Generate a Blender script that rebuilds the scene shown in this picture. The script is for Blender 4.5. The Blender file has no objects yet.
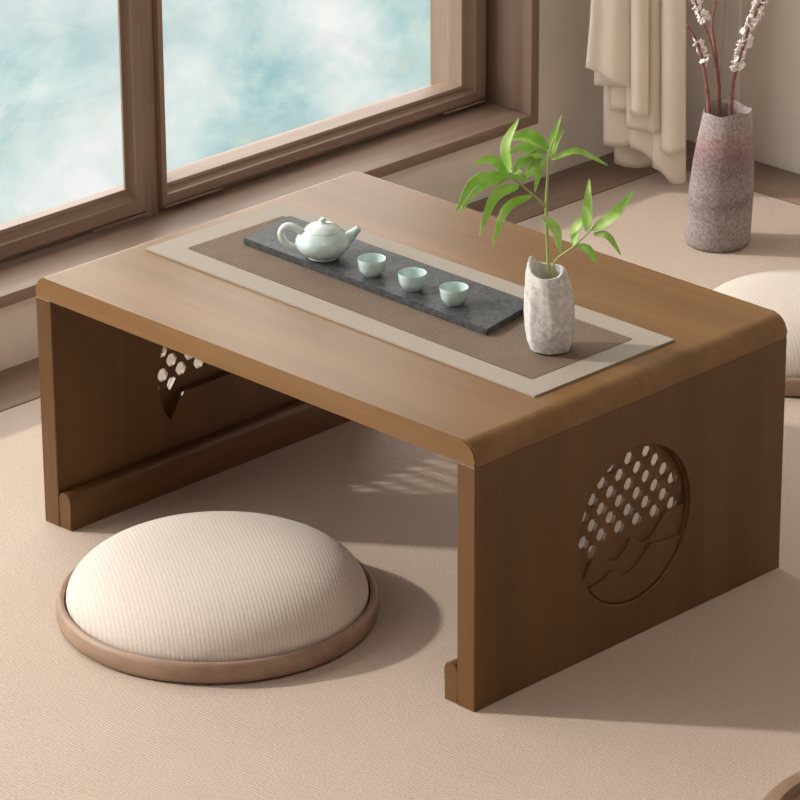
import bpy, bmesh, math, random
from mathutils import Vector, Matrix
C = bpy.context.scene.collection
S = bpy.context.scene
random.seed(7)

# ------------------------------------------------------------------ camera
CAM = Vector((3.22922, -2.66040, 1.91204))
R_ = Vector((0.70882678, 0.70536617, -0.00481265)).normalized()
D_ = Vector((-0.65076254, 0.65129235, -0.39029015)).normalized()
U_ = R_.cross(D_).normalized()
FPX = 4031.19
cd = bpy.data.cameras.new('camera'); cam = bpy.data.objects.new('camera', cd); C.objects.link(cam)
cd.sensor_width = 36; cd.lens = FPX / 800 * 36; cd.clip_end = 500
M = Matrix((R_, U_, -D_)).transposed().to_4x4(); M.translation = CAM
cam.matrix_world = M; S.camera = cam

# ------------------------------------------------------------------ light
S.view_settings.view_transform = 'Standard'; S.view_settings.look = 'None'
S.view_settings.exposure = -0.22; S.view_settings.gamma = 1; S.view_settings.use_curve_mapping = False
w = bpy.data.worlds.new('world'); S.world = w; w.use_nodes = True
bg = w.node_tree.nodes['Background']; bg.inputs[0].default_value = (1.0, 0.965, 0.925, 1); bg.inputs[1].default_value = 3.8
sd = bpy.data.lights.new('sun', 'SUN'); sun = bpy.data.objects.new('sun', sd); C.objects.link(sun)
sd.energy = 3.7; sd.color = (1.0, 0.93, 0.84); sd.angle = math.radians(2.2)
sun.rotation_euler = Vector((1.45, 1.08, -1.0)).to_track_quat('-Z', 'Y').to_euler()
sun.location = (-3, -2, 3)
ld_ = bpy.data.lights.new('added_fill_light', 'AREA'); cl = bpy.data.objects.new('added_fill_light', ld_); C.objects.link(cl)  # soft fill light added overhead to brighten walls and floor, no lamp modelled
ld_.shape = 'DISK'; ld_.size = 1.2; ld_.energy = 14; ld_.color = (1.0, .92, .83); cl.location = (1.6, -.6, 2.27)

# ------------------------------------------------------------------ helpers
def pix(px, py):
    return (D_ + (px - 400) / FPX * R_ - (py - 400) / FPX * U_)
def on_z(px, py, z):
    v = pix(px, py); return CAM + v * ((z - CAM.z) / v.z)
HV = Vector((D_.x, D_.y, 0)).normalized()          # horizontal direction away from the viewpoint
RV = Vector((R_.x, R_.y, 0)).normalized()
def on_v(px, py, base, off=0.0):                   # upright plane through base facing the viewpoint, off = nearer
    v = pix(px, py); b = base - HV * off
    return CAM + v * ((b - CAM).dot(HV) / v.dot(HV))

def smooth(me, ang=35):
    for p in me.polygons: p.use_smooth = True
    if ang is not None: me.set_sharp_from_angle(angle=math.radians(ang))
def obj(name, bm, mat, parent=None, ang=35, origin=None):
    """link a bmesh given in world coordinates as one mesh object (local to its parent's base)"""
    bmesh.ops.recalc_face_normals(bm, faces=bm.faces)
    me = bpy.data.meshes.new(name)
    o = bpy.data.objects.new(name, me); C.objects.link(o)
    org = Vector(origin) if origin is not None else None
    if parent is not None:
        o.parent = parent
        base = world_base(parent)
        if org is None: org = base
        o.location = org - base
    elif org is None: org = Vector((0, 0, 0))
    if parent is None: o.location = org
    bmesh.ops.translate(bm, verts=bm.verts, vec=-org)
    bm.to_mesh(me); bm.free()
    for m in (mat if isinstance(mat, (list, tuple)) else [mat]): me.materials.append(m)
    smooth(me, ang)
    return o
def world_base(o):
    b = Vector((0, 0, 0))
    while o is not None: b += o.location; o = o.parent
    return b
def tag(o, label=None, cat=None, group=None, kind=None):
    if label: o['label'] = label
    if cat: o['category'] = cat
    if group: o['group'] = group
    if kind: o['kind'] = kind
    return o
def thing(name, loc, label=None, cat=None, group=None, kind=None):
    o = bpy.data.objects.new(name, None); C.objects.link(o); o.location = loc; o.empty_display_size = .02
    return tag(o, label, cat, group, kind)
def box(bm, a, b, bev=0.0, seg=2):
    a, b = Vector(a), Vector(b)
    r = bmesh.ops.create_cube(bm, size=1, matrix=Matrix.Translation((a + b) / 2) @ Matrix.Diagonal((*(b - a), 1)))
    if bev > 0:
        es = list({e for v in r['verts'] for e in v.link_edges})
        bmesh.ops.bevel(bm, geom=es, offset=bev, segments=seg, affect='EDGES', profile=.5)
    return bm
def nb(): return bmesh.new()
def prism_y(bm, prof, y0, y1):
    """extrude an x-z outline along y"""
    a = [bm.verts.new((x, y0, z)) for x, z in prof]; b = [bm.verts.new((x, y1, z)) for x, z in prof]
    n = len(prof)
    for i in range(n): bm.faces.new((a[i], a[(i + 1) % n], b[(i + 1) % n], b[i]))
    bm.faces.new(a[::-1]); bm.faces.new(b)
    return bm
def lathe(bm, prof, c, n=48, fn=None, close=True):
    """prof: list of (r, z); fn(r,z,angle)->(dx,dy,z)"""
    rings = []
    for r, z in prof:
        ring = []
        for k in range(n):
            t = 2 * math.pi * k / n
            p = Vector((r * math.cos(t), r * math.sin(t), z)) if fn is None else Vector(fn(r, z, t))
            ring.append(bm.verts.new(Vector(c) + p))
        rings.append(ring)
    for i in range(len(rings) - 1):
        for k in range(n):
            bm.faces.new((rings[i][k], rings[i][(k + 1) % n], rings[i + 1][(k + 1) % n], rings[i + 1][k]))
    if close:
        bm.faces.new(rings[0][::-1]); bm.faces.new(rings[-1])
    return bm
def bez(pts, n=16):
    """smooth curve through pts (Catmull-Rom)"""
    P = [Vector(p) for p in pts]; P = [P[0] * 2 - P[1]] + P + [P[-1] * 2 - P[-2]]
    out = []
    m = len(P) - 3
    for i in range(m):
        for k in range(n):
            t = k / n; a, b, c, d = P[i:i + 4]
            out.append(.5 * ((2 * b) + (c - a) * t + (2 * a - 5 * b + 4 * c - d) * t * t + (3 * b - a - 3 * c + d) * t ** 3))
    out.append(P[-2]); return out
def tube(bm, pts, rad, n=10, caps=True):
    pts = [Vector(p) for p in pts]; rings = []
    if not hasattr(rad, '__len__'): rad = [rad] * len(pts)
    up = Vector((0.13, 0.21, 1)).normalized(); prev = None
    for i, p in enumerate(pts):
        t = (pts[min(i + 1, len(pts) - 1)] - pts[max(i - 1, 0)]).normalized()
        if prev is None:
            a = t.cross(up)
            if a.length < 1e-3: a = t.cross(Vector((1, 0, 0)))
            a.normalize()
        else: a = (prev - t * prev.dot(t)).normalized()
        prev = a; b = t.cross(a)
        rings.append([bm.verts.new(p + (a * math.cos(2 * math.pi * k / n) + b * math.sin(2 * math.pi * k / n)) * rad[i]) for k in range(n)])
    for i in range(len(rings) - 1):
        for k in range(n):
            bm.faces.new((rings[i][k], rings[i][(k + 1) % n], rings[i + 1][(k + 1) % n], rings[i + 1][k]))
    if caps: bm.faces.new(rings[0][::-1]); bm.faces.new(rings[-1])
    return bm

# ------------------------------------------------------------------ materials
def mat(name, col, rough=.6, spec=.5, coat=0):
    m = bpy.data.materials.new(name); m.use_nodes = True
    b = m.node_tree.nodes['Principled BSDF']
    b.inputs['Base Color'].default_value = (*col, 1); b.inputs['Roughness'].default_value = rough
    b.inputs['Specular IOR Level'].default_value = spec; b.inputs['Coat Weight'].default_value = coat
    b.inputs['Coat Roughness'].default_value = .12
    return m, m.node_tree, b
def N(nt, t, **k):
    n = nt.nodes.new(t)
    for a, v in k.items(): setattr(n, a, v)
    return n
def coords(nt, scale=(1, 1, 1), rot=(0, 0, 0)):
    tc = N(nt, 'ShaderNodeTexCoord'); mp = N(nt, 'ShaderNodeMapping')
    mp.inputs['Scale'].default_value = scale; mp.inputs['Rotation'].default_value = rot
    nt.links.new(tc.outputs['Object'], mp.inputs['Vector']); return mp.outputs['Vector']
def noise(nt, vec, scale, detail=4, rough=.55, dist=0):
    n = N(nt, 'ShaderNodeTexNoise'); n.inputs['Scale'].default_value = scale; n.inputs['Detail'].default_value = detail
    n.inputs['Roughness'].default_value = rough; n.inputs['Distortion'].default_value = dist
    nt.links.new(vec, n.inputs['Vector']); return n.outputs['Fac']
def ramp(nt, fac, stops):
    r = N(nt, 'ShaderNodeValToRGB'); e = r.color_ramp.elements
    e[0].position, e[0].color = stops[0][0], (*stops[0][1], 1)
    e[1].position, e[1].color = stops[-1][0], (*stops[-1][1], 1)
    for p, c in stops[1:-1]:
        x = e.new(p); x.color = (*c, 1)
    nt.links.new(fac, r.inputs['Fac']); return r.outputs['Color']
def bump(nt, b, h, strength, dist):
    n = N(nt, 'ShaderNodeBump'); n.inputs['Strength'].default_value = strength; n.inputs['Distance'].default_value = dist
    nt.links.new(h, n.inputs['Height']); nt.links.new(n.outputs['Normal'], b.inputs['Normal'])
def mix(nt, a, b_, fac, mode='MIX'):
    n = N(nt, 'ShaderNodeMix', data_type='RGBA', blend_type=mode)
    for s, v in ((n.inputs[6], a), (n.inputs[7], b_), (n.inputs[0], fac)):
        if isinstance(v, tuple): s.default_value = (*v, 1)
        elif isinstance(v, (int, float)): s.default_value = v
        else: nt.links.new(v, s)
    return n.outputs[2]
def mth(nt, op, a, b_=0.0):
    n = N(nt, 'ShaderNodeMath', operation=op)
    for s, v in ((n.inputs[0], a), (n.inputs[1], b_)):
        if isinstance(v, (int, float)): s.default_value = v
        else: nt.links.new(v, s)
    return n.outputs[0]
def sepxyz(nt, vec):
    s = N(nt, 'ShaderNodeSeparateXYZ'); nt.links.new(vec, s.inputs[0]); return s.outputs
def wood(name, dark, mid, light, axis, rough=.35, fine=1.0, coat=.0, spec=.5):
    m, nt, b = mat(name, mid, rough, spec, coat)
    st = [22 * fine] * 3; st[axis] = 1.1
    f1 = noise(nt, coords(nt, tuple(st)), 1.0, 5, .6, .4)
    s2 = [170 * fine] * 3; s2[axis] = 5
    f2 = noise(nt, coords(nt, tuple(s2)), 1.0, 3, .6)
    c1 = ramp(nt, f1, [(.3, dark), (.5, mid), (.72, light)])
    c = mix(nt, c1, ramp(nt, f2, [(.35, (.78, .76, .74)), (.65, (1, 1, 1))]), .45, 'MULTIPLY')
    nt.links.new(c, b.inputs['Base Color'])
    bump(nt, b, f2, .12, .0006)
    return m
TW_D, TW_M, TW_L = (.104, .047, .0125), (.136, .0625, .0175), (.168, .080, .024)  # panels and rails darkened so the shade around them sits in the colour
wood_top = wood('tabletop_wood', (.170, .083, .026), (.214, .108, .037), (.262, .140, .052), 0, .40, .6, .0, .5)  # same table wood, lighter colour standing in for light on the top
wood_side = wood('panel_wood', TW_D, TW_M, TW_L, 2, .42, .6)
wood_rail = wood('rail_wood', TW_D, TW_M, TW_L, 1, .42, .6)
fr_c = ((.205, .136, .10), (.265, .180, .135), (.33, .232, .178))
frame_h = wood('frame_wood_horizontal', *fr_c, 1, .42)
frame_v = wood('frame_wood_vertical', *fr_c, 2, .42)
strip_y = wood('border_wood_lengthwise', *fr_c, 1, .42)
strip_x = wood('border_wood_crosswise', *fr_c, 0, .42)
rim_wood = wood('cushion_rim_wood', (.24, .15, .10), (.31, .20, .14), (.38, .26, .19), 0, .5)

def tatami():
    m, nt, b = mat('woven_mat', (.62, .48, .40), .85, .25)
    v = coords(nt)
    w1 = N(nt, 'ShaderNodeTexWave', bands_direction='X'); w1.inputs['Scale'].default_value = 95; w1.inputs['Distortion'].default_value = 1.5
    w2 = N(nt, 'ShaderNodeTexWave', bands_direction='Y'); w2.inputs['Scale'].default_value = 75; w2.inputs['Distortion'].default_value = 1.5
    nt.links.new(v, w1.inputs['Vector']); nt.links.new(v, w2.inputs['Vector'])
    h = mth(nt, 'MULTIPLY', w1.outputs['Fac'], w2.outputs['Fac'])
    f = noise(nt, v, 260, 3, .7)
    big = noise(nt, v, 3.2, 3)
    hh = mth(nt, 'ADD', mth(nt, 'MULTIPLY', h, .6), f)
    c = mix(nt, ramp(nt, hh, [(.3, (.43, .335, .28)), (.9, (.58, .47, .40))]), ramp(nt, big, [(.3, (.93, .92, .91)), (.7, (1, 1, 1))]), .7, 'MULTIPLY')
    nt.links.new(c, b.inputs['Base Color']); bump(nt, b, hh, .35, .0012)
    return m
mat_tatami = tatami()
def plaster(name, col):
    m, nt, b = mat(name, col, .9, .2)
    f = noise(nt, coords(nt), 14, 4)
    nt.links.new(mix(nt, col, ramp(nt, f, [(.3, (.94, .94, .94)), (.7, (1, 1, 1))]), 1.0, 'MULTIPLY'), b.inputs['Base Color'])
    bump(nt, b, noise(nt, coords(nt), 300, 2), .1, .0005); return m
mat_wall = plaster('wall_plaster', (.84, .78, .715))
mat_pale = plaster('pale_strip', (.95, .92, .88))
mat_gap = mat('dark_subfloor', (.05, .035, .028), .9)[0]

def cushion_fabric():
    m, nt, b = mat('cream_twill', (.80, .70, .62), .9, .2)
    v = coords(nt, rot=(0, 0, math.radians(-58)))
    w1 = N(nt, 'ShaderNodeTexWave', bands_direction='X'); w1.inputs['Scale'].default_value = 70; w1.inputs['Distortion'].default_value = .6
    w2 = N(nt, 'ShaderNodeTexWave', bands_direction='Y'); w2.inputs['Scale'].default_value = 55; w2.inputs['Distortion'].default_value = .6
    nt.links.new(v, w1.inputs['Vector']); nt.links.new(v, w2.inputs['Vector'])
    h = mth(nt, 'ADD', mth(nt, 'MULTIPLY', w1.outputs['Fac'], .4), mth(nt, 'MULTIPLY', noise(nt, v, 380, 2), .8))
    nt.links.new(ramp(nt, h, [(.25, (.56, .49, .44)), (.9, (.69, .61, .56))]), b.inputs['Base Color'])
    b.inputs['Sheen Weight'].default_value = .2
    bump(nt, b, h, .3, .0009); return m
mat_cushion = cushion_fabric()
def stone(name, c1, c2, scale, rough, bs, bd, spec=.4):
    m, nt, b = mat(name, c1, rough, spec)
    f = noise(nt, coords(nt), scale, 6, .7)
    nt.links.new(ramp(nt, f, [(.3, c1), (.68, c2)]), b.inputs['Base Color']); bump(nt, b, f, bs, bd); return m
mat_tray = stone('slate', (.016, .018, .021), (.095, .10, .107), 170, .5, .4, .0008, .3)
mat_rock = stone('pale_stone', (.42, .40, .39), (.80, .78, .765), 170, .85, .6, .002, .2)
mat_dark_in = mat('vase_inside', (.10, .15, .05), .8)[0]
def celadon():
    m, nt, b = mat('celadon_glaze', (.52, .66, .66), .16, .5, .6)
    f = noise(nt, coords(nt), 60, 3)
    nt.links.new(ramp(nt, f, [(.3, (.49, .63, .63)), (.7, (.61, .73, .725))]), b.inputs['Base Color'])
    b.inputs['Subsurface Weight'].default_value = .15; b.inputs['Subsurface Radius'].default_value = (.004, .005, .004); return m
mat_celadon = celadon()
mat_white_gl = mat('white_glaze', (.66, .74, .745), .14, .5, .7)[0]
def weave_center():
    m, nt, b = mat('brown_open_weave', (.2, .14, .1), .85, .2)
    v = coords(nt); o = sepxyz(nt, v)
    sx = mth(nt, 'SINE', mth(nt, 'MULTIPLY', o[0], 2 * math.pi / .0033)); sy = mth(nt, 'SINE', mth(nt, 'MULTIPLY', o[1], 2 * math.pi / .0048))
    h = mth(nt, 'MAXIMUM', sx, sy)
    f = noise(nt, v, 40, 3)
    c = ramp(nt, h, [(.15, (.12, .085, .064)), (.95, (.27, .20, .155))])
    nt.links.new(mix(nt, c, ramp(nt, f, [(.3, (.88, .88, .88)), (.7, (1, 1, 1))]), 1.0, 'MULTIPLY'), b.inputs['Base Color'])
    bump(nt, b, h, .4, .0006); return m
mat_weave = weave_center()
mat_linen = stone('grey_beige_linen', (.35, .305, .265), (.41, .36, .315), 500, .85, .3, .0005, .2)
def leafm():
    m, nt, b = mat('leaf', (.22, .5, .08), .45, .4)
    f = noise(nt, coords(nt), 45, 3)
    nt.links.new(ramp(nt, f, [(.3, (.30, .52, .09)), (.5, (.45, .70, .18)), (.68, (.72, .84, .45))]), b.inputs['Base Color'])
    tr = N(nt, 'ShaderNodeBsdfTranslucent'); tr.inputs[0].default_value = (.35, .7, .1, 1)
    ms = N(nt, 'ShaderNodeMixShader'); ms.inputs[0].default_value = .3
    nt.links.new(b.outputs[0], ms.inputs[1]); nt.links.new(tr.outputs[0], ms.inputs[2])
    nt.links.new(ms.outputs[0], nt.nodes['Material Output'].inputs[0]); return m
mat_leaf = leafm()
mat_stem = mat('green_stem', (.34, .40, .14), .55)[0]
mat_twig = stone('reddish_bark', (.16, .055, .045), (.36, .17, .14), 120, .7, .4, .001)
mat_petal = mat('white_blossom', (.86, .79, .78), .6)[0]
mat_petal.node_tree.nodes['Principled BSDF'].inputs['Subsurface Weight'].default_value = .2
mat_petal.node_tree.nodes['Principled BSDF'].inputs['Subsurface Radius'].default_value = (.003, .002, .002)
def curtain_m():
    m, nt, b = mat('curtain_cloth', (.78, .68, .56), .85, .2)
    f = noise(nt, coords(nt, (1, 1, 1)), 900, 2)
    nt.links.new(ramp(nt, f, [(.3, (.84, .745, .63)), (.7, (.90, .82, .71))]), b.inputs['Base Color']); bump(nt, b, f, .2, .0004); return m
mat_curtain = curtain_m()
def bigvase_m():
    m, nt, b = mat('rough_grey_stoneware', (.25, .2, .19), .85, .25)
    v = coords(nt); o = sepxyz(nt, v)
    f = noise(nt, v, 260, 6, .8); g = noise(nt, v, 30, 4, .6)
    zz = mth(nt, 'ADD', mth(nt, 'MULTIPLY', o[2], 1 / .18), mth(nt, 'MULTIPLY', mth(nt, 'SUBTRACT', g, .5), .35))
    band = ramp(nt, zz, [(.0, (.42, .37, .35)), (.22, (.44, .38, .37)), (.36, (.31, .25, .245)), (.46, (.42, .36, .355)), (.66, (.33, .265, .265)), (.74, (.38, .25, .25)), (.86, (.46, .32, .31)), (.93, (.48, .40, .39)), (1, (.48, .40, .39))])
    nt.links.new(mix(nt, band, ramp(nt, f, [(.38, (.42, .40, .40)), (.60, (.92, .92, .92))]), .9, 'MULTIPLY'), b.inputs['Base Color'])
    bump(nt, b, f, .6, .002); return m
mat_bigvase = bigvase_m()
def glassm():
    m = bpy.data.materials.new('window_glass'); m.use_nodes = True; nt = m.node_tree
    nt.nodes.remove(nt.nodes['Principled BSDF'])
    t = N(nt, 'ShaderNodeBsdfTransparent'); t.inputs[0].default_value = (.97, .985, .98, 1)
    g = N(nt, 'ShaderNodeBsdfGlossy'); g.inputs['Roughness'].default_value = .02
    ms = N(nt, 'ShaderNodeMixShader'); ms.inputs[0].default_value = .05
    nt.links.new(t.outputs[0], ms.inputs[1]); nt.links.new(g.outputs[0], ms.inputs[2]); nt.links.new(ms.outputs[0], nt.nodes['Material Output'].inputs[0])
    return m
mat_glass = glassm()
def waterm():
    m, nt, b = mat('mist_painted_water', (.5, .7, .7), .9, .1)
    m2 = N(nt, 'ShaderNodeMapping'); m2.inputs['Scale'].default_value = (.36, 1, 1)
    nt.links.new(coords(nt, (1, 1, 1), (0, 0, math.radians(45))), m2.inputs['Vector']); tc = m2.outputs['Vector']
    f = noise(nt, tc, 2.1, 8, .68, .2); g = noise(nt, tc, 5.0, 5, .65); k = noise(nt, tc, .55, 4)
    c = ramp(nt, f, [(.36, (0.070, 0.148, 0.164)), (.46, (0.131, 0.197, 0.207)), (.54, (0.186, 0.229, 0.235)), (.66, (0.251, 0.262, 0.273))])
    c = mix(nt, c, (0.186, 0.218, 0.175), ramp(nt, g, [(.52, (0, 0, 0)), (.72, (.55, .55, .55))]))
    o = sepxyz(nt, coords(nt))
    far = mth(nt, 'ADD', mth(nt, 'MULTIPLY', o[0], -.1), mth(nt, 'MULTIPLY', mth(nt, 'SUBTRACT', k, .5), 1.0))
    c = mix(nt, c, (0.273, 0.279, 0.295), ramp(nt, far, [(.74, (0, 0, 0)), (1.05, (.8, .8, .8))]))  # mist painted into the water colour, whiter with distance
    nt.links.new(c, b.inputs['Base Color']); return m
mat_water = waterm()

# ------------------------------------------------------------------ setting
WX, BY = -.38, 1.495          # wall planes
X1, Y0 = 3.9, -3.4
ZT = 2.3
bm = nb(); box(bm, (-.6, Y0, -.06), (X1, 1.7, -.012)); tag(obj('floor', bm, mat_gap), kind='structure')
bm = nb(); box(bm, (-.279, Y0, -.012), (X1, 1.396, 0), .0012); f_ = tag(obj('floor', bm, mat_tatami), kind='structure')
bm = nb(); box(bm, (WX, Y0, -.012), (-.2825, BY, -.0005), .0008); tag(obj('trim_1', bm, strip_y), kind='structure')
bm = nb(); box(bm, (-.279, 1.3995, -.012), (X1, BY, -.0005), .0008); tag(obj('trim_2', bm, strip_x), kind='structure')
WY0, WY1, WZ0, WZ1 = -2.6, 1.211, .088, 1.75
bm = nb()
box(bm, (-.56, Y0, -.012), (WX, WY1, WZ0)); box(bm, (-.56, WY1, -.012), (WX, BY, ZT))
box(bm, (-.56, Y0, WZ1 + .016), (WX, WY1, ZT)); box(bm, (-.56, Y0, WZ0), (WX, WY0, WZ1 + .016))
tag(obj('wall_left', bm, mat_wall), kind='structure')
bm = nb(); box(bm, (-.56, BY, -.012), (X1, BY + .15, ZT)); tag(obj('wall_back', bm, mat_wall), kind='structure')
bm = nb(); box(bm, (X1, Y0, -.012), (X1 + .15, BY + .15, ZT)); tag(obj('wall_right', bm, mat_wall), kind='structure')
bm = nb(); box(bm, (-.56, Y0 - .15, -.012), (X1 + .15, Y0, ZT)); tag(obj('wall_front', bm, mat_wall), kind='structure')
bm = nb(); box(bm, (-.56, Y0, ZT), (X1 + .15, BY + .15, ZT + .1)); tag(obj('ceiling', bm, mat_wall), kind='structure')
bm = nb(); box(bm, (-.270, BY - .006, 0), (-.243, BY, ZT), .001); tag(obj('wall_strip', bm, mat_pale), kind='structure')  # narrow upright strip on the back wall, whiter than the plaster
# sill, jambs, head of the opening
bm = nb(); box(bm, (-.56, WY0, WZ0), (-.365, WY1, .104), .0015); tag(obj('trim_4', bm, frame_h), kind='structure')
bm = nb(); box(bm, (-.56, 1.195, .104), (-.365, WY1, WZ1), .0015); tag(obj('trim_5', bm, frame_v), kind='structure')
bm = nb(); box(bm, (-.56, WY0, .104), (-.365, WY0 + .016, WZ1), .0015); tag(obj('trim_6', bm, frame_v), kind='structure')
bm = nb(); box(bm, (-.56, WY0, WZ1), (-.365, WY1, WZ1 + .016), .0015); tag(obj('trim_7', bm, frame_h), kind='structure')

def ring_frame(bm, y0, y1, z0, z1, prof, wd):
    """mitred frame: prof = [(inset 0..1, x)], wd = widths of (left, right, bottom, top) members"""
    cs = []
    for iy, iz in ((0, 0), (1, 0), (1, 1), (0, 1)):
        cs.append([bm.verts.new((x, (y0 + i * wd[0]) if iy == 0 else (y1 - i * wd[1]), (z0 + i * wd[2]) if iz == 0 else (z1 - i * wd[3]))) for i, x in prof])
    n = len(prof)
    for s_ in range(4):
        a, b = cs[s_], cs[(s_ + 1) % 4]
        for k in range(n):
            f = bm.faces.new((a[k], a[(k + 1) % n], b[(k + 1) % n], b[k])); f.material_index = s_ % 2
def sash(idx, y0, y1, z0, z1, xf, wd, dg):
    bk = .003 if dg < .02 else .012
    prof = [(0, xf - dg - bk), (0, xf - .002), (.05, xf), (.52, xf), (.56, xf - .003), (.80, xf - .009), (.84, xf - .007), (.97, xf - .009), (1, xf - dg), (1, xf - dg - bk)]
    bm = nb(); ring_frame(bm, y0, y1, z0, z1, prof, wd)
    w_ = obj(idx, bm, [frame_h, frame_v], ang=25); tag(w_, kind='structure')
    bm = nb(); box(bm, (xf - dg - .0035, y0 + wd[0] - .002, z0 + wd[2] - .002), (xf - dg - .0005, y1 - wd[1] + .002, z1 - wd[3] + .002)); obj('pane', bm, mat_glass, w_)
    return w_
wa = sash('window_1', -2.55, .553, .114, 1.735, -.44, (.034, .029, .036, .034), .007)
wb = sash('window_2', .5805, 1.185, .114, 1.735, -.44, (.017, .042, .026, .034), .026)
bm = nb(); box(bm, (-.456, .5545, .104), (-.443, .5655, WZ1), .001); box(bm, (-.460, .5665, .104), (-.446, .579, WZ1), .001); tag(obj('trim_8', bm, frame_v), kind='structure')
bm = nb(); box(bm, (-.50, WY0 + .016, .104), (-.452, 1.195, .116), .001); tag(obj('trim_9', bm, frame_h), kind='structure')
bm = nb(); box(bm, (-.50, 1.184, .104), (-.452, 1.195, WZ1), .001); tag(obj('trim_10', bm, frame_v), kind='structure')
bm = nb(); box(bm, (-.441, .460, .1105), (-.4375, .551, .1135), .0006); obj('weather_strip', bm, frame_h, wa)
bm = nb(); box(bm, (-.441, .583, .1105), (-.4375, .685, .1135), .0006); obj('weather_strip', bm, frame_h, wb)
bm = nb(); box(bm, (-.441, 1.10, .1105), (-.4375, 1.180, .1135), .0006); obj('weather_strip', bm, frame_h, wb)
# water below the window
bm = nb(); bmesh.ops.create_grid(bm, x_segments=1, y_segments=1, size=1, matrix=Matrix.Translation((-41, 20, -3)) @ Matrix.Diagonal((40, 60, 1, 1)))
tag(obj('lake_water', bm, mat_water), 'pale turquoise water with painted mist seen outside through the window panes', 'water', kind='stuff')

# ------------------------------------------------------------------ low table
L, W, H = .6764, .4864, .300
tb = thing('low_table', (L / 2, W / 2, 0), 'low brown wooden tea table with waterfall edges and carved round openings in its side panels', 'table')
TT = .0255; r = .018
prof = [(0, H - TT)]
for k in range(9):
    a = math.pi - k / 8 * math.pi / 2; prof.append((r + r * math.cos(a), H - r + r * math.sin(a)))
for k in range(9):
    a = math.pi / 2 - k / 8 * math.pi / 2; prof.append((L - r + r * math.cos(a), H - r + r * math.sin(a)))
prof.append((L, H - TT))
bm = nb(); prism_y(bm, prof, 0, W)
es = [e for e in bm.edges if abs(e.verts[0].co.y - e.verts[1].co.y) < 1e-6 and not (e.verts[0].co.z < H - TT + 1e-5 and e.verts[1].co.z < H - TT + 1e-5)]
bmesh.ops.bevel(bm, geom=es, offset=.0016, segments=2, affect='EDGES')
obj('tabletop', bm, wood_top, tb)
MC, MR, MI = (.2440, .1315), .0885, .0868
V1 = [(.150, .095), (.166, .094), (.185, .123), (.193, .118), (.200, .106), (.2174, .0992), (.2331, .1083), (.240, .118), (.2547, .1011 + .006), (.270, .108), (.2846, .1201), (.295, .129), (.34, .131)]
V2 = [(.150, .078), (.170, .077), (.1774, .0801), (.195, .082), (.2124, .0885), (.225, .0783), (.245, .080), (.258, .087), (.2709, .099), (.285, .098), (.34, .092)]
BND = [(.150, .090), (.170, .090), (.194, .1215), (.34, .1225)]
def lin(T, y):
    for (a, b), (c, d) in zip(T, T[1:]):
        if a <= y <= c: return b + (d - b) * (y - a) / (c - a)
    return T[0][1] if y < T[0][0] else T[-1][1]
def inside(lp, x, y):
    c = False; n = len(lp)
    for k in range(n):
        (x1, y1), (x2, y2) = lp[k], lp[(k + 1) % n]
        if (y1 > y) != (y2 > y) and x < (x2 - x1) * (y - y1) / (y2 - y1) + x1: c = not c
    return c
def flat_holes(name, loops, x0, x1, mt, parent, bev=0.0):
    """outline (first loop) with holes in the y-z plane, extruded from x0 to x1, as one mesh"""
    from mathutils.geometry import delaunay_2d_cdt
    vs_, es_ = [], []
    for lp in loops:
        b0 = len(vs_); vs_ += [Vector(p) for p in lp]; es_ += [(b0 + k, b0 + (k + 1) % len(lp)) for k in range(len(lp))]
    ov, oe, of, *_ = delaunay_2d_cdt(vs_, es_, [], 1, 1e-6)
    bm = nb(); va = [bm.verts.new((x0, v.x, v.y)) for v in ov]; vb = [bm.verts.new((x1, v.x, v.y)) for v in ov]
    keep = []
    for f in of:
        cx = sum(ov[i].x for i in f) / len(f); cy = sum(ov[i].y for i in f) / len(f)
        if inside(loops[0], cx, cy) and not any(inside(h, cx, cy) for h in loops[1:]): keep.append(f)
    cnt = {}
    for f in keep:
        bm.faces.new([va[i] for i in f][::-1]); bm.faces.new([vb[i] for i in f])
        for k in range(len(f)):
            e = (f[k], f[(k + 1) % len(f)]); cnt[tuple(sorted(e))] = cnt.get(tuple(sorted(e)), []) + [e]
    for k, l_ in cnt.items():
        if len(l_) == 1: i, j = l_[0]; bm.faces.new((va[i], va[j], vb[j], vb[i]))
    for v in [v for v in bm.verts if not v.link_faces]: bm.verts.remove(v)
    if bev:
        bm.normal_update()
        def edge_ok(e):
            if len(e.link_faces) != 2 or e.link_faces[0].normal.angle(e.link_faces[1].normal, 0) < 1: return False
            return True
        bmesh.ops.dissolve_limit(bm, angle_limit=.01, verts=bm.verts, edges=bm.edges, delimit=set())
        bmesh.ops.bevel(bm, geom=[e for e in bm.edges if edge_ok(e)], offset=bev, segments=1, affect='EDGES', clamp_overlap=True)
    return obj(name, bm, mt, parent, ang=30)
def circ(r_, n=96, c=MC): return [(c[0] + r_ * math.cos(2 * math.pi * k / n), c[1] + r_ * math.sin(2 * math.pi * k / n)) for k in range(n)]
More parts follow.
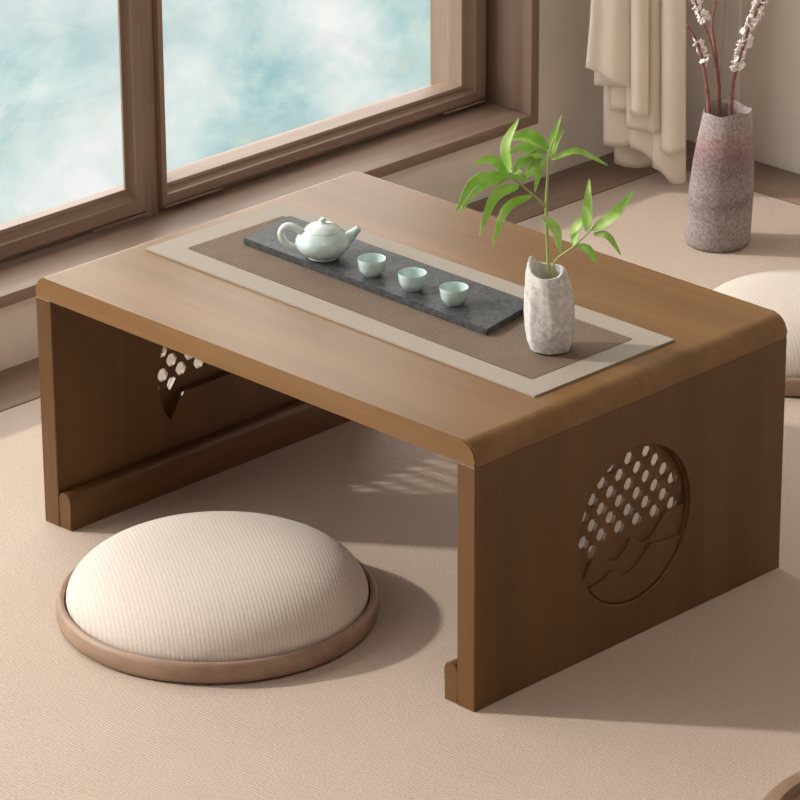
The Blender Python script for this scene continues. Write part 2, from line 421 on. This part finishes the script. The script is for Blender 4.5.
def holes():
    out = []
    for j in range(-1, 7):
        z = .2113 - .0054 - .01485 * j
        for i in range(-6, 6):
            y = .2478 + .009 + .028 * i + (.014 if j % 2 == 0 else 0)
            lp = []; ok = 0
            for k in range(18):
                a = 2 * math.pi * k / 18
                rr = .0082 * (1 + .06 * math.cos(6 * a))
                py, pz = y + rr * math.cos(a) * .93, z + rr * math.sin(a) * .98
                d = math.hypot(py - MC[0], pz - MC[1])
                if d > MI - .0025: s = (MI - .0025) / d; py, pz = MC[0] + (py - MC[0]) * s, MC[1] + (pz - MC[1]) * s
                else: ok += 1
                zb = lin(BND, py) + .002
                if pz < zb: pz = zb; ok -= 1
                lp.append((py, pz))
            ar = abs(sum(lp[k][0] * lp[(k + 1) % 18][1] - lp[(k + 1) % 18][0] * lp[k][1] for k in range(18))) / 2
            if ar > 2.6e-5: out.append(lp)
    return out
HO = holes()
def soft(T):
    p = bez([(a, b, 0) for a, b in T], 6); return [(v.x, v.y) for v in p]
V1, V2 = [(a + .0055, b - .0033) for a, b in soft([(.12, .095)] + V1)], [(a + .002, b - .001) for a, b in soft([(.12, .078)] + V2)]
BND = [(.12, .090)] + BND
def region_below(T, r_):
    pts = []
    n = 120
    ys = [MC[0] - r_ + 2 * r_ * k / n for k in range(n + 1)]
    top = []
    for y in ys:
        h = math.sqrt(max(0, r_ * r_ - (y - MC[0]) ** 2)); z = lin(T, y)
        if z > MC[1] - h + 1e-4: top.append((y, min(z, MC[1] + h)))
    bot = []
    for y, z in top[::-1]:
        h = math.sqrt(max(0, r_ * r_ - (y - MC[0]) ** 2)); bot.append((y, MC[1] - h))
    return top + bot[1:-1] if abs(top[0][1] - bot[-1][1]) < 1e-6 else top + bot
def side(x_out, sgn):
    """sgn +1: the outer face looks to +x"""
    xi = x_out - sgn * .025
    a, b = sorted((x_out, xi))
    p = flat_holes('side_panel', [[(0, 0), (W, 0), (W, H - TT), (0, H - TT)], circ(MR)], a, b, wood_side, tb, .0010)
    def dep(d0, d1): return sorted((x_out - sgn * d0, x_out - sgn * d1))
    m = flat_holes('carved_medallion', [circ(MR - .0001)] + HO, *dep(.0085, .0130), wood_side, p)
    tag(m, 'round lattice of small rounded openings above carved hills')
    flat_holes('ring_moulding', [circ(MR - .0001), circ(MI)], *dep(.0035, .0086), wood_side, m, .0006)
    flat_holes('backing', [region_below([(a, b - .014) for a, b in BND], MR - .0002)], *dep(.0129, .0249), wood_side, m)
    flat_holes('hill_relief', [region_below(V1, MI - .0001)], *dep(.0055, .0086), wood_side, m, .0006)
    flat_holes('hill_relief', [region_below(V2, MI)], *dep(.0020, .0056), wood_side, m, .0006)
    # rail along the foot, rounded top
    x0, x1 = sorted((xi, xi - sgn * .019))
    bm = nb(); hh = .044; rr = .007
    pr = [(x0, 0), (x0, hh - rr)] + [(x0 + rr - rr * math.cos(t), hh - rr + rr * math.sin(t)) for t in [k * math.pi / 12 for k in range(1, 7)]] + \
         [(x1 - rr + rr * math.sin(t), hh - rr + rr * math.cos(t)) for t in [k * math.pi / 12 for k in range(0, 6)]] + [(x1, hh - rr), (x1, 0)]
    prism_y(bm, pr, .001, W - .001)
    es = [e for e in bm.edges if abs(e.verts[0].co.y - e.verts[1].co.y) < 1e-6]
    bmesh.ops.bevel(bm, geom=es, offset=.001, segments=2, affect='EDGES')
    obj('foot_rail', bm, wood_rail, tb)
    return p
side(0, -1); side(L, 1)

# ------------------------------------------------------------------ runner, tray, tea set
RC = [Vector((.031, .137)), Vector((.0345, .346)), Vector((.637, .346)), Vector((.636, .130))]   # left-front, left-back, right-back, right-front
IC = [Vector((.067, .170)), Vector((.069, .314)), Vector((.604, .314)), Vector((.603, .161))]
rn = thing('table_runner', (.335, .24, H), 'long grey-beige table runner with a brown woven centre, laid along the low table', 'runner')
bm = nb()
def slab_ring(bm, outer, inner, z0, z1):
    vo = [[bm.verts.new((p.x, p.y, z)) for p in outer] for z in (z0, z1)]
    vi = [[bm.verts.new((p.x, p.y, z)) for p in inner] for z in (z0, z1)]
    for k in range(4):
        j = (k + 1) % 4
        bm.faces.new((vo[1][k], vo[1][j], vi[1][j], vi[1][k])); bm.faces.new((vo[0][k], vi[0][k], vi[0][j], vo[0][j]))
        bm.faces.new((vo[0][k], vo[0][j], vo[1][j], vo[1][k])); bm.faces.new((vi[0][k], vi[1][k], vi[1][j], vi[0][j]))
slab_ring(bm, RC, IC, H, H + .0022); obj('border', bm, mat_linen, rn, ang=20)
bm = nb()                                          # centre with a toothed edge lying over the border
def tooth(a, b):
    n = int((b - a).length / .0042); d = (b - a) / n; nn = Vector((d.y, -d.x)).normalized() * -.0018
    out = []
    for k in range(n): out += [a + d * k + nn * .2, a + d * (k + .35) + nn * .2, a + d * (k + .4) + nn, a + d * (k + .9) + nn]
    return out
ol = []
for k in range(4): ol += tooth(IC[k], IC[(k + 1) % 4])
lo = [bm.verts.new((p.x, p.y, H + .0004)) for p in ol]; hi = [bm.verts.new((p.x, p.y, H + .0027)) for p in ol]
for k in range(len(ol)): bm.faces.new((lo[k], lo[(k + 1) % len(ol)], hi[(k + 1) % len(ol)], hi[k]))
bm.faces.new(lo[::-1]); bm.faces.new(hi); obj('woven_centre', bm, mat_weave, rn, ang=20)
ZR = H + .0027
tc_ = [Vector((.1022, .2205)), Vector((.0864, .3087)), Vector((.472, .3055)), Vector((.4902, .2121))]
bm = nb()
v0 = [bm.verts.new((p.x, p.y, ZR)) for p in tc_]; v1 = [bm.verts.new((p.x, p.y, ZR + .0075)) for p in tc_]
for k in range(4): bm.faces.new((v0[k], v0[(k + 1) % 4], v1[(k + 1) % 4], v1[k]))
bm.faces.new(v0[::-1]); bm.faces.new(v1)
bmesh.ops.bevel(bm, geom=list(bm.edges), offset=.0012, segments=2, affect='EDGES')
tray = obj('slate_tray', bm, mat_tray, origin=(.29, .26, ZR)); tag(tray, 'long flat dark grey slate tea tray lying on the woven runner', 'tray')
ZP = ZR + .0075
pc = on_z(323, 257, ZP)
pot = thing('teapot', pc, 'pale celadon teapot with ring handle and short spout, left end of the slate tray', 'teapot')
body = [(r_, z_ * .90) for r_, z_ in [(.0165, 0), (.0175, .0015), (.0170, .0025), (.0225, .006), (.0285, .012), (.0312, .019), (.0302, .0255), (.0258, .0315), (.0205, .0352), (.0200, .0358), (.0190, .0352), (.0180, .033)]]
bm = nb(); lathe(bm, body, pc, 56); obj('body', bm, mat_celadon, pot)
lid = [(r_, z_ * .85 + .0018) for r_, z_ in [(.0199, .0352), (.0200, .0368), (.0185, .0392), (.0145, .0425), (.008, .0448), (.004, .0456), (.0025, .0462), (.0022, .0475)]]
bm = nb(); lathe(bm, lid, pc, 48); ld = obj('lid', bm, mat_white_gl, pot)
bm = nb(); lathe(bm, [(.002, .0410), (.0036, .0422), (.0042, .0438), (.0034, .0455), (.0014, .0464)], pc, 24); obj('knob', bm, mat_celadon, ld)
hx = Vector((RV.x, RV.y, 0))
def pl(s, z, off=0): return pc + hx * s + Vector((0, 0, z)) - HV * off
bm = nb(); tube(bm, bez([pl(.020, .018), pl(.029, .0235), pl(.035, .029), pl(.0405, .0345)], 8), [.0095 - .0060 * (k / 24) ** .7 for k in range(25)], 16); obj('spout', bm, mat_celadon, pot)
hp = [pl(-.0235, .0300), pl(-.031, .0350), pl(-.040, .0365), pl(-.0455, .0310), pl(-.0450, .0225), pl(-.038, .0145), pl(-.030, .0105), pl(-.0255, .0090)]
bm = nb(); tube(bm, bez(hp, 8), .0042, 14); obj('handle', bm, mat_white_gl, pot)
cup_lab = ['small pale celadon tea cup standing next to the teapot', 'small pale celadon tea cup standing in the middle of the row of three', 'small pale celadon tea cup nearest the stone vase']
cup0 = None
for i, (px, py) in enumerate([(372, 274.5), (412.5, 289), (454, 303.5)]):
    c_ = on_z(px, py, ZP)
    if cup0 is None:
        bm = nb()
        lathe(bm, [(.0088, 0), (.0094, .0008), (.0098, .0018), (.0130, .0042), (.0149, .0090), (.0155, .0150), (.0158, .0185), (.0155, .0193), (.0146, .0187), (.0138, .0115), (.010, .0058), (.004, .0045)], c_, 40)
        o = cup0 = obj('tea_cup', bm, mat_celadon, origin=c_)
    else:
        o = cup0.copy(); C.objects.link(o); o.location = c_; o.rotation_euler.z = i
    tag(o, cup_lab[i], 'cup', 'tea cups on the slate tray')

# stone vase
vc = on_z(550.5, 349.5, ZR)
sv = thing('stone_vase', vc, 'small rough pale stone bud vase with jagged rim, right end of the runner', 'vase')
def rockf(inner):
    a0 = math.atan2(-HV.y, -HV.x)                  # towards the viewpoint
    def fn(r_, z, t):
        lt = t - a0                                # 0 towards viewer, +90deg = viewer's right
        zt = .0885 - .002 * math.cos(lt) + .0135 * math.exp(-((((lt + math.pi * .62 + math.pi) % (2 * math.pi)) - math.pi) / .58) ** 2) + .007 * math.exp(-((((lt - 1.3 + math.pi) % (2 * math.pi)) - math.pi) / .4) ** 2)
        z2 = z / .10 * zt
        f = 1 + .02 * math.sin(9 * t + z * 160) * math.sin(z * 210 + 2 * t) + .035 * math.sin(3 * t + 1 + z * 30) + .03 * math.sin(5 * t + z * 70) + .02 * math.sin(2 * t - z * 90)
        q = 7; fa = ((lt / (2 * math.pi) * q) % 1) - .5
        f *= 1 / math.cos(fa * 2 * math.pi / q) ** .45 * .99
        rr = r_ * (f if not inner else 1)
        lean = -.0045 * (z / .1) ** 2
        if abs(math.sin(lt + math.pi * .5)) >= 0: pass
        return (rr * math.cos(t) + RV.x * lean, rr * math.sin(t) + RV.y * lean, z2)
    return fn
bm = nb(); lathe(bm, [(.0155, 0), (.0205, .003), (.0235, .012), (.0258, .026), (.0268, .042), (.0258, .058), (.0245, .072), (.0232, .085), (.0205, .0955), (.0190, .100), (.0165, .0995), (.0160, .09), (.014, .065)], vc, 70, rockf(False))
obj('body', bm, mat_rock, sv, ang=22)
bm = nb(); lathe(bm, [(.0152, .0718), (.0154, .0722)], vc, 40, rockf(True)); obj('planting_medium', bm, mat_dark_in, sv)

# bamboo-like plant
def zz(x, y, off=0): return on_v(450 + x / 4.21, 110 + y / 4.21, Vector(vc), off)
pb = zz(418, 715)
pb = Vector((vc.x, vc.y, vc.z + .0735)) + RV * .000
pr = thing('leafy_sprig', pb, 'fresh green bamboo sprig with long narrow leaves standing in the stone vase', 'plant')
bm = nb(); tube(bm, bez([pb, zz(414, 640), zz(405, 420), zz(412, 270), zz(417, 190, .004), zz(440, 120, .006)], 8), [.0021 - .0013 * k / 40 for k in range(41)], 8); obj('stem', bm, mat_stem, pr)
bm = nb(); tube(bm, bez([zz(405, 410), zz(345, 352, .008), zz(290, 308, .014), zz(240, 270, .018)], 8), [.0013 - .0006 * k / 24 for k in range(25)], 8); obj('stem', bm, mat_stem, pr)
bm = nb(); tube(bm, bez([pb + Vector((.001, .001, .002)), zz(440, 640, .004), zz(520, 575, .010), zz(600, 500, .016)], 8), [.0014 - .0006 * k / 24 for k in range(25)], 8); obj('stem', bm, mat_stem, pr)
def leaf(p0, p1, p2, w_, twist=0.0):
    pts = bez([p0, p1, p2], 9); n = len(pts); bm = nb(); rows = []
    for i, p in enumerate(pts):
        t = (pts[min(i + 1, n - 1)] - pts[max(i - 1, 0)]).normalized(); s = i / (n - 1)
        ww = w_ * (math.sin(math.pi * min(1, s * .93 + .05)) ** .75) * (1.15 - .45 * s)
        if i == n - 1: ww = w_ * .03
        side_ = t.cross(D_); side_.normalize()
        nrm = side_.cross(t).normalized()
        a = .55 + twist
        sd_ = side_ * math.cos(a) + nrm * math.sin(a)
        vein = -t.cross(sd_) * ww * .18
        rows.append([bm.verts.new(p - sd_ * ww), bm.verts.new(p - sd_ * ww * .5 + vein * .7), bm.verts.new(p + vein * 1.2), bm.verts.new(p + sd_ * ww * .5 + vein * .7), bm.verts.new(p + sd_ * ww)])
    for i in range(n - 1):
        for k in range(4): bm.faces.new((rows[i][k], rows[i][k + 1], rows[i + 1][k + 1], rows[i + 1][k]))
    # thickness
    bmesh.ops.recalc_face_normals(bm, faces=bm.faces)
    bmesh.ops.solidify(bm, geom=list(bm.faces), thickness=.00035)
    return obj('leaf', bm, mat_leaf, pr, ang=60)
LV = [((290, 322, .014), (190, 365, .03), (125, 528, .045), 5.2, 0), ((345, 362, .008), (240, 415, .02), (180, 568, .03), 5.0, .2),
      ((240, 270, .018), (110, 295, .04), (22, 428, .055), 5.0, .1), ((250, 285, .018), (130, 325, .03), (38, 432, .04), 3.2, -.3),
      ((236, 262, .018), (175, 208, .03), (98, 226, .045), 4.6, 0), ((250, 258, .018), (233, 150, .010), (290, 34, .004), 4.8, -.1),
      ((315, 298, .012), (255, 276, .024), (196, 318, .035), 3.6, .2), ((385, 205, .006), (318, 155, .016), (248, 180, .030), 4.2, 0),
      ((412, 165, .006), (345, 100, .014), (270, 106, .026), 4.8, .1), ((405, 160, -.002), (300, 118, -.01), (212, 130, -.02), 2.4, 0),
      ((385, 238, .010), (310, 213, .022), (262, 268, .036), 5.2, 0), ((405, 195, .012), (375, 265, .024), (357, 348, .030), 4.0, .2),
      ((418, 200, .0), (432, 120, -.01), (470, 18, -.02), 3.0, -.4), ((432, 190, -.004), (448, 130, -.016), (482, 82, -.03), 2.6, -.5),
      ((430, 208, .0), (535, 172, -.012), (666, 232, -.02), 4.2, .2), ((392, 448, .006), (445, 500, .012), (465, 602, .018), 5.2, 0),
      ((575, 512, .014), (578, 420, .010), (587, 288, .0), 5.0, 0), ((520, 568, .010), (532, 490, .0), (585, 430, -.014), 4.6, .1),
      ((600, 503, .016), (690, 440, .022), (778, 335, .026), 5.0, -.3), ((605, 520, .016), (665, 530, .022), (720, 610, .026), 4.2, .2),
      ((530, 572, .010), (585, 590, -.01), (622, 645, -.03), 4.6, 0), ((410, 215, .010), (350, 222, .020), (318, 262, .028), 4.4, .3),
      ((408, 180, .010), (360, 172, .022), (300, 205, .034), 3.6, .5), ((240, 272, .018), (285, 262, .03), (330, 300, .042), 3.4, .2), ((400, 230, -.004), (350, 260, .0), (300, 285, .006), 3.4, 0)]
for a, b, c, w_, tw in LV: leaf(zz(*a), zz(*b), zz(*c), w_ / 4.21 / 900 * 4.9, tw)

# ------------------------------------------------------------------ cushions
def cushion(c_, R, h, lab):
    """padded seat in a round wooden tray"""
    k = R / .175
    t = thing('floor_cushion', c_, lab, 'cushion', 'round floor cushions')
    bm = nb()
    lathe(bm, [(.168 * k, 0), (.174 * k, .003), (.1755 * k, .008), (.1750 * k, .020), (.1735 * k, .0245), (.1705 * k, .026), (.1668 * k, .0245), (.1655 * k, .018), (.165 * k, .010)], c_, 96); obj('wooden_base', bm, rim_wood, t, ang=50)
    bm = nb(); pr_ = []
    r0 = .1645 * k
    for i in range(17):
        a = i / 16 * math.pi / 2
        pr_.append((r0 * math.cos(a) ** .58 if i < 16 else .002, .024 + h * math.sin(a) ** 1.05))
    pr_ = [(r0 * .97, .011), (r0 * .995, .017)] + pr_
    lathe(bm, pr_, c_, 96); obj('seat_pad', bm, mat_cushion, t, ang=60)
    return t
def base_at(px, py): p = on_z(px, py, 0); return Vector((p.x, p.y, 0))
cushion(base_at(218, 613.5), .1735, .053, 'round cream fabric floor cushion on a wooden base, whole, in front of the low table')
cushion(base_at(797, 353), .147, .060, 'round cream floor cushion half hidden behind the right end of the low table')
tc2 = base_at(934, 856)
ts = thing('round_tray', tc2, 'brown round wooden edge cut off by the bottom right corner of the photo', 'tray')
bm = nb(); lathe(bm, [(.168, 0), (.174, .003), (.1755, .008), (.1750, .020), (.1735, .0245), (.1705, .026), (.158, .025), (.155, .014)], tc2, 96); obj('tray_body', bm, rim_wood, ts, ang=50)

# ------------------------------------------------------------------ large vase with flowering twigs
bv = base_at(717.5, 242.5)
BS = 1 / 755.0
vs = thing('floor_vase', bv, 'tall rough grey and purple stoneware vase standing on the mat by the curtain', 'vase')
HB = 131 * BS / .92
def vfn(r_, z, t):
    s = z / HB; lt = t - math.atan2(-HV.y, -HV.x)
    zz_ = z + (s ** 6) * (.0022 * math.sin(2 * lt + .6) + .0016 * math.sin(5 * lt))
    lean = .0088 * s ** 1.2
    rr = r_ * (1 + .012 * math.sin(2 * t + z * 20))
    return (rr * math.cos(t) + RV.x * lean, rr * math.sin(t) + RV.y * lean, zz_)
k_ = 32.5 * BS
pfv = [(k_ * .90, 0), (k_ * .97, .002), (k_ * 1.0, .008), (k_ * 1.0, .03), (k_ * .995, HB * .4), (k_ * .95, HB * .6), (k_ * .87, HB * .78), (k_ * .78, HB * .93), (k_ * .755, HB * .985), (k_ * .735, HB), (k_ * .69, HB * .985), (k_ * .68, HB * .9), (k_ * .72, HB * .5), (k_ * .72, HB * .2)]
bm = nb(); lathe(bm, pfv, bv, 72, vfn); obj('body', bm, mat_bigvase, vs, ang=50)
def q(x, y, off=0): return on_v(670 + x / 6.154, y / 6.154, bv, off)
def blossom_mesh():
    bm = nb()
    for k in range(5):
        a = 2 * math.pi * k / 5
        mm = Matrix.Rotation(a, 4, 'Z') @ Matrix.Translation((.0022, 0, .001)) @ Matrix.Rotation(-.5, 4, 'Y') @ Matrix.Diagonal((.0030, .0021, .0011, 1))
        bmesh.ops.create_icosphere(bm, subdivisions=2, radius=1, matrix=mm)
    bmesh.ops.create_icosphere(bm, subdivisions=1, radius=.0011, matrix=Matrix.Translation((0, 0, .0018)))
    return bm
bl_me = None
def twig(path, rad, flowers, lab, foot):
    global bl_me
    t = thing('flowering_twig', foot, lab, 'twig', 'flowering twigs in the tall vase')
    pts = bez([foot] + path, 10); n = len(pts)
    bm = nb(); tube(bm, pts, [rad * (1 - .55 * i / n) * (1 + .12 * math.sin(i * 1.7)) for i in range(n)], 8); obj('stem', bm, mat_twig, t, ang=60)
    for (p, sz) in flowers:
        if bl_me is None:
            o = obj('blossom', blossom_mesh(), mat_petal, t, ang=60, origin=foot); bl_me = o.data
            # mesh was written relative to foot; recentre
            for v in bl_me.vertices: v.co += foot
        else:
            o = bpy.data.objects.new('blossom', bl_me); C.objects.link(o); o.parent = t
        o.location = p - foot
        o.rotation_euler = (random.uniform(-1.5, 1.5), random.uniform(-1.5, 1.5), random.uniform(0, 6))
        o.scale = (sz * 1.1,) * 3
def fl_along(P, s0, s1, n, spread, sz=1.0):
    pts = bez(P, 10); out = []
    for i in range(n):
        s = s0 + (s1 - s0) * (i + random.random() * .6) / n
        p = pts[min(len(pts) - 1, int(s * (len(pts) - 1)))]
        side_ = spread * (1 if i % 2 else -1) * random.uniform(.6, 1.1)
        out.append((p + R_ * side_ + U_ * random.uniform(-.002, .002) - HV * random.uniform(-.004, .006), sz * random.uniform(.85, 1.15)))
    return out
def foot_at(s, o): return bv + Vector((0, 0, HB * .22)) + RV * s - HV * o
P1 = [q(240, 725, .008), q(230, 560, .008), q(205, 400, .012), q(165, 260, .018), q(108, 155, .022)]
twig(P1, .0033, fl_along([q(225, 400, .012), q(190, 310, .015), q(160, 240, .018)], 0, 1, 11, .0045), 'short reddish twig with one white blossom cluster, leftmost in the tall vase', foot_at(-.010, .006))
P2 = [q(307, 725, 0), q(292, 420, 0), q(262, 200, -.004), q(262, 110, -.006), q(280, 0, -.008), q(270, -160, -.01)]
twig(P2, .0030, [], 'bare upright reddish twig in the middle of the tall vase', foot_at(.0, -.002))
P2b = [q(265, 150, .004), q(200, 130, .008), q(165, 30, .010), q(140, -60, .012)]
twig([q(295, 700, .006), q(286, 450, .004), q(250, 260, .006), q(200, 130, .008), q(165, 30, .010), q(140, -80, .012)], .0022, fl_along([q(215, 120, .008), q(175, 40, .010), q(150, -60, .012)], 0, 1, 14, .0048), 'thin reddish twig with white blossoms near the top edge, left of the bare twig', foot_at(-.003, .003))
P3 = [q(372, 725, .004), q(388, 520, .004), q(420, 385, .006), q(470, 230, .006), q(525, 80, .004), q(585, -10, 0), q(640, -120, 0)]
twig(P3, .0032, fl_along([q(410, 430, .006), q(445, 310, .006), q(490, 170, .005), q(545, 45, .002), q(600, -40, 0)], 0, 1, 46, .0058), 'long slanting twig lined with white blossoms, rightmost in the tall vase', foot_at(.010, 0))

# ------------------------------------------------------------------ curtain
cb = Vector((-.245, 1.345, 0))
cu_root = thing('curtain', cb, 'cream fabric curtain gathered in the room corner, its layered hem brushing the floor', 'curtain')
def g(x, y, off): return on_v(570 + x / 4, y / 4, cb, off)
def fold(name, xl, xr, bottom, off, bul, top=-4400, nu=14, nv=14, rip=0.0, xlb=None, xrb=None):
    """one hanging layer; zoomed outline coordinates"""
    bm = nb(); rows = []
    xlb = xl if xlb is None else xlb; xrb = xr if xrb is None else xrb
    for j in range(nv + 1):
        v = j / nv; row = []
        for i in range(nu + 1):
            u = i / nu
            yb = lin(bottom, u)
            yy = top + (yb - top) * (1 - (1 - v) ** 2)
            s = max(0, min(1, yy / max(bottom[0][1], 1)))
            x = (xl + (xlb - xl) * s) * (1 - u) + (xr + (xrb - xr) * s) * u
            o_ = off + bul * (math.sqrt(max(0, 1 - (2 * u - 1) ** 2))) + rip * math.sin(u * 9 + off * 90)
            row.append(bm.verts.new(g(x, yy, o_)))
        rows.append(row)
    for j in range(nv):
        for i in range(nu): bm.faces.new((rows[j][i], rows[j][i + 1], rows[j + 1][i + 1], rows[j + 1][i]))
    o = obj(name, bm, mat_curtain, cu_root, ang=60)
    md = o.modifiers.new('thickness', 'SOLIDIFY'); md.thickness = .0022; md.offset = 0
    return o
fold('hem_fold', 178, 345, [(0, 652), (.25, 668), (.6, 672), (1, 660)], -.030, .010)
fold('fabric_layer', 135, 365, [(0, 582), (.3, 590), (.45, 576), (.75, 548), (1, 600)], -.004, .006)
fold('hem_fold', 240, 400, [(0, 588), (.3, 606), (.6, 645), (1, 690)], .004, .006)
fold('hem_fold', 330, 462, [(0, 668), (.3, 690), (.5, 725), (.7, 746), (.9, 748), (1, 738)], .008, .009)
fold('fabric_layer', 163, 260, [(0, 436), (.5, 444), (1, 436)], .006, .005)
fold('fabric_layer', 98, 240, [(0, 340), (.5, 346), (1, 346)], .010, .004)
fold('fabric_layer', 228, 335, [(0, 505), (.1, 516), (.7, 522), (1, 528)], .014, .004)
fold('pleat', 306, 366, [(0, 524), (.5, 532), (1, 528)], .010, .010)
fold('pleat', 366, 462, [(0, 600), (.3, 617), (.7, 614), (1, 600)], .018, .016)
fold('pleat', 243, 314, [(0, 455), (.5, 466), (1, 458)], .022, .014)
fold('fabric_layer', 88, 246, [(0, 268), (.35, 300), (.75, 344), (1, 350)], .024, .007, rip=.0025, xlb=64)
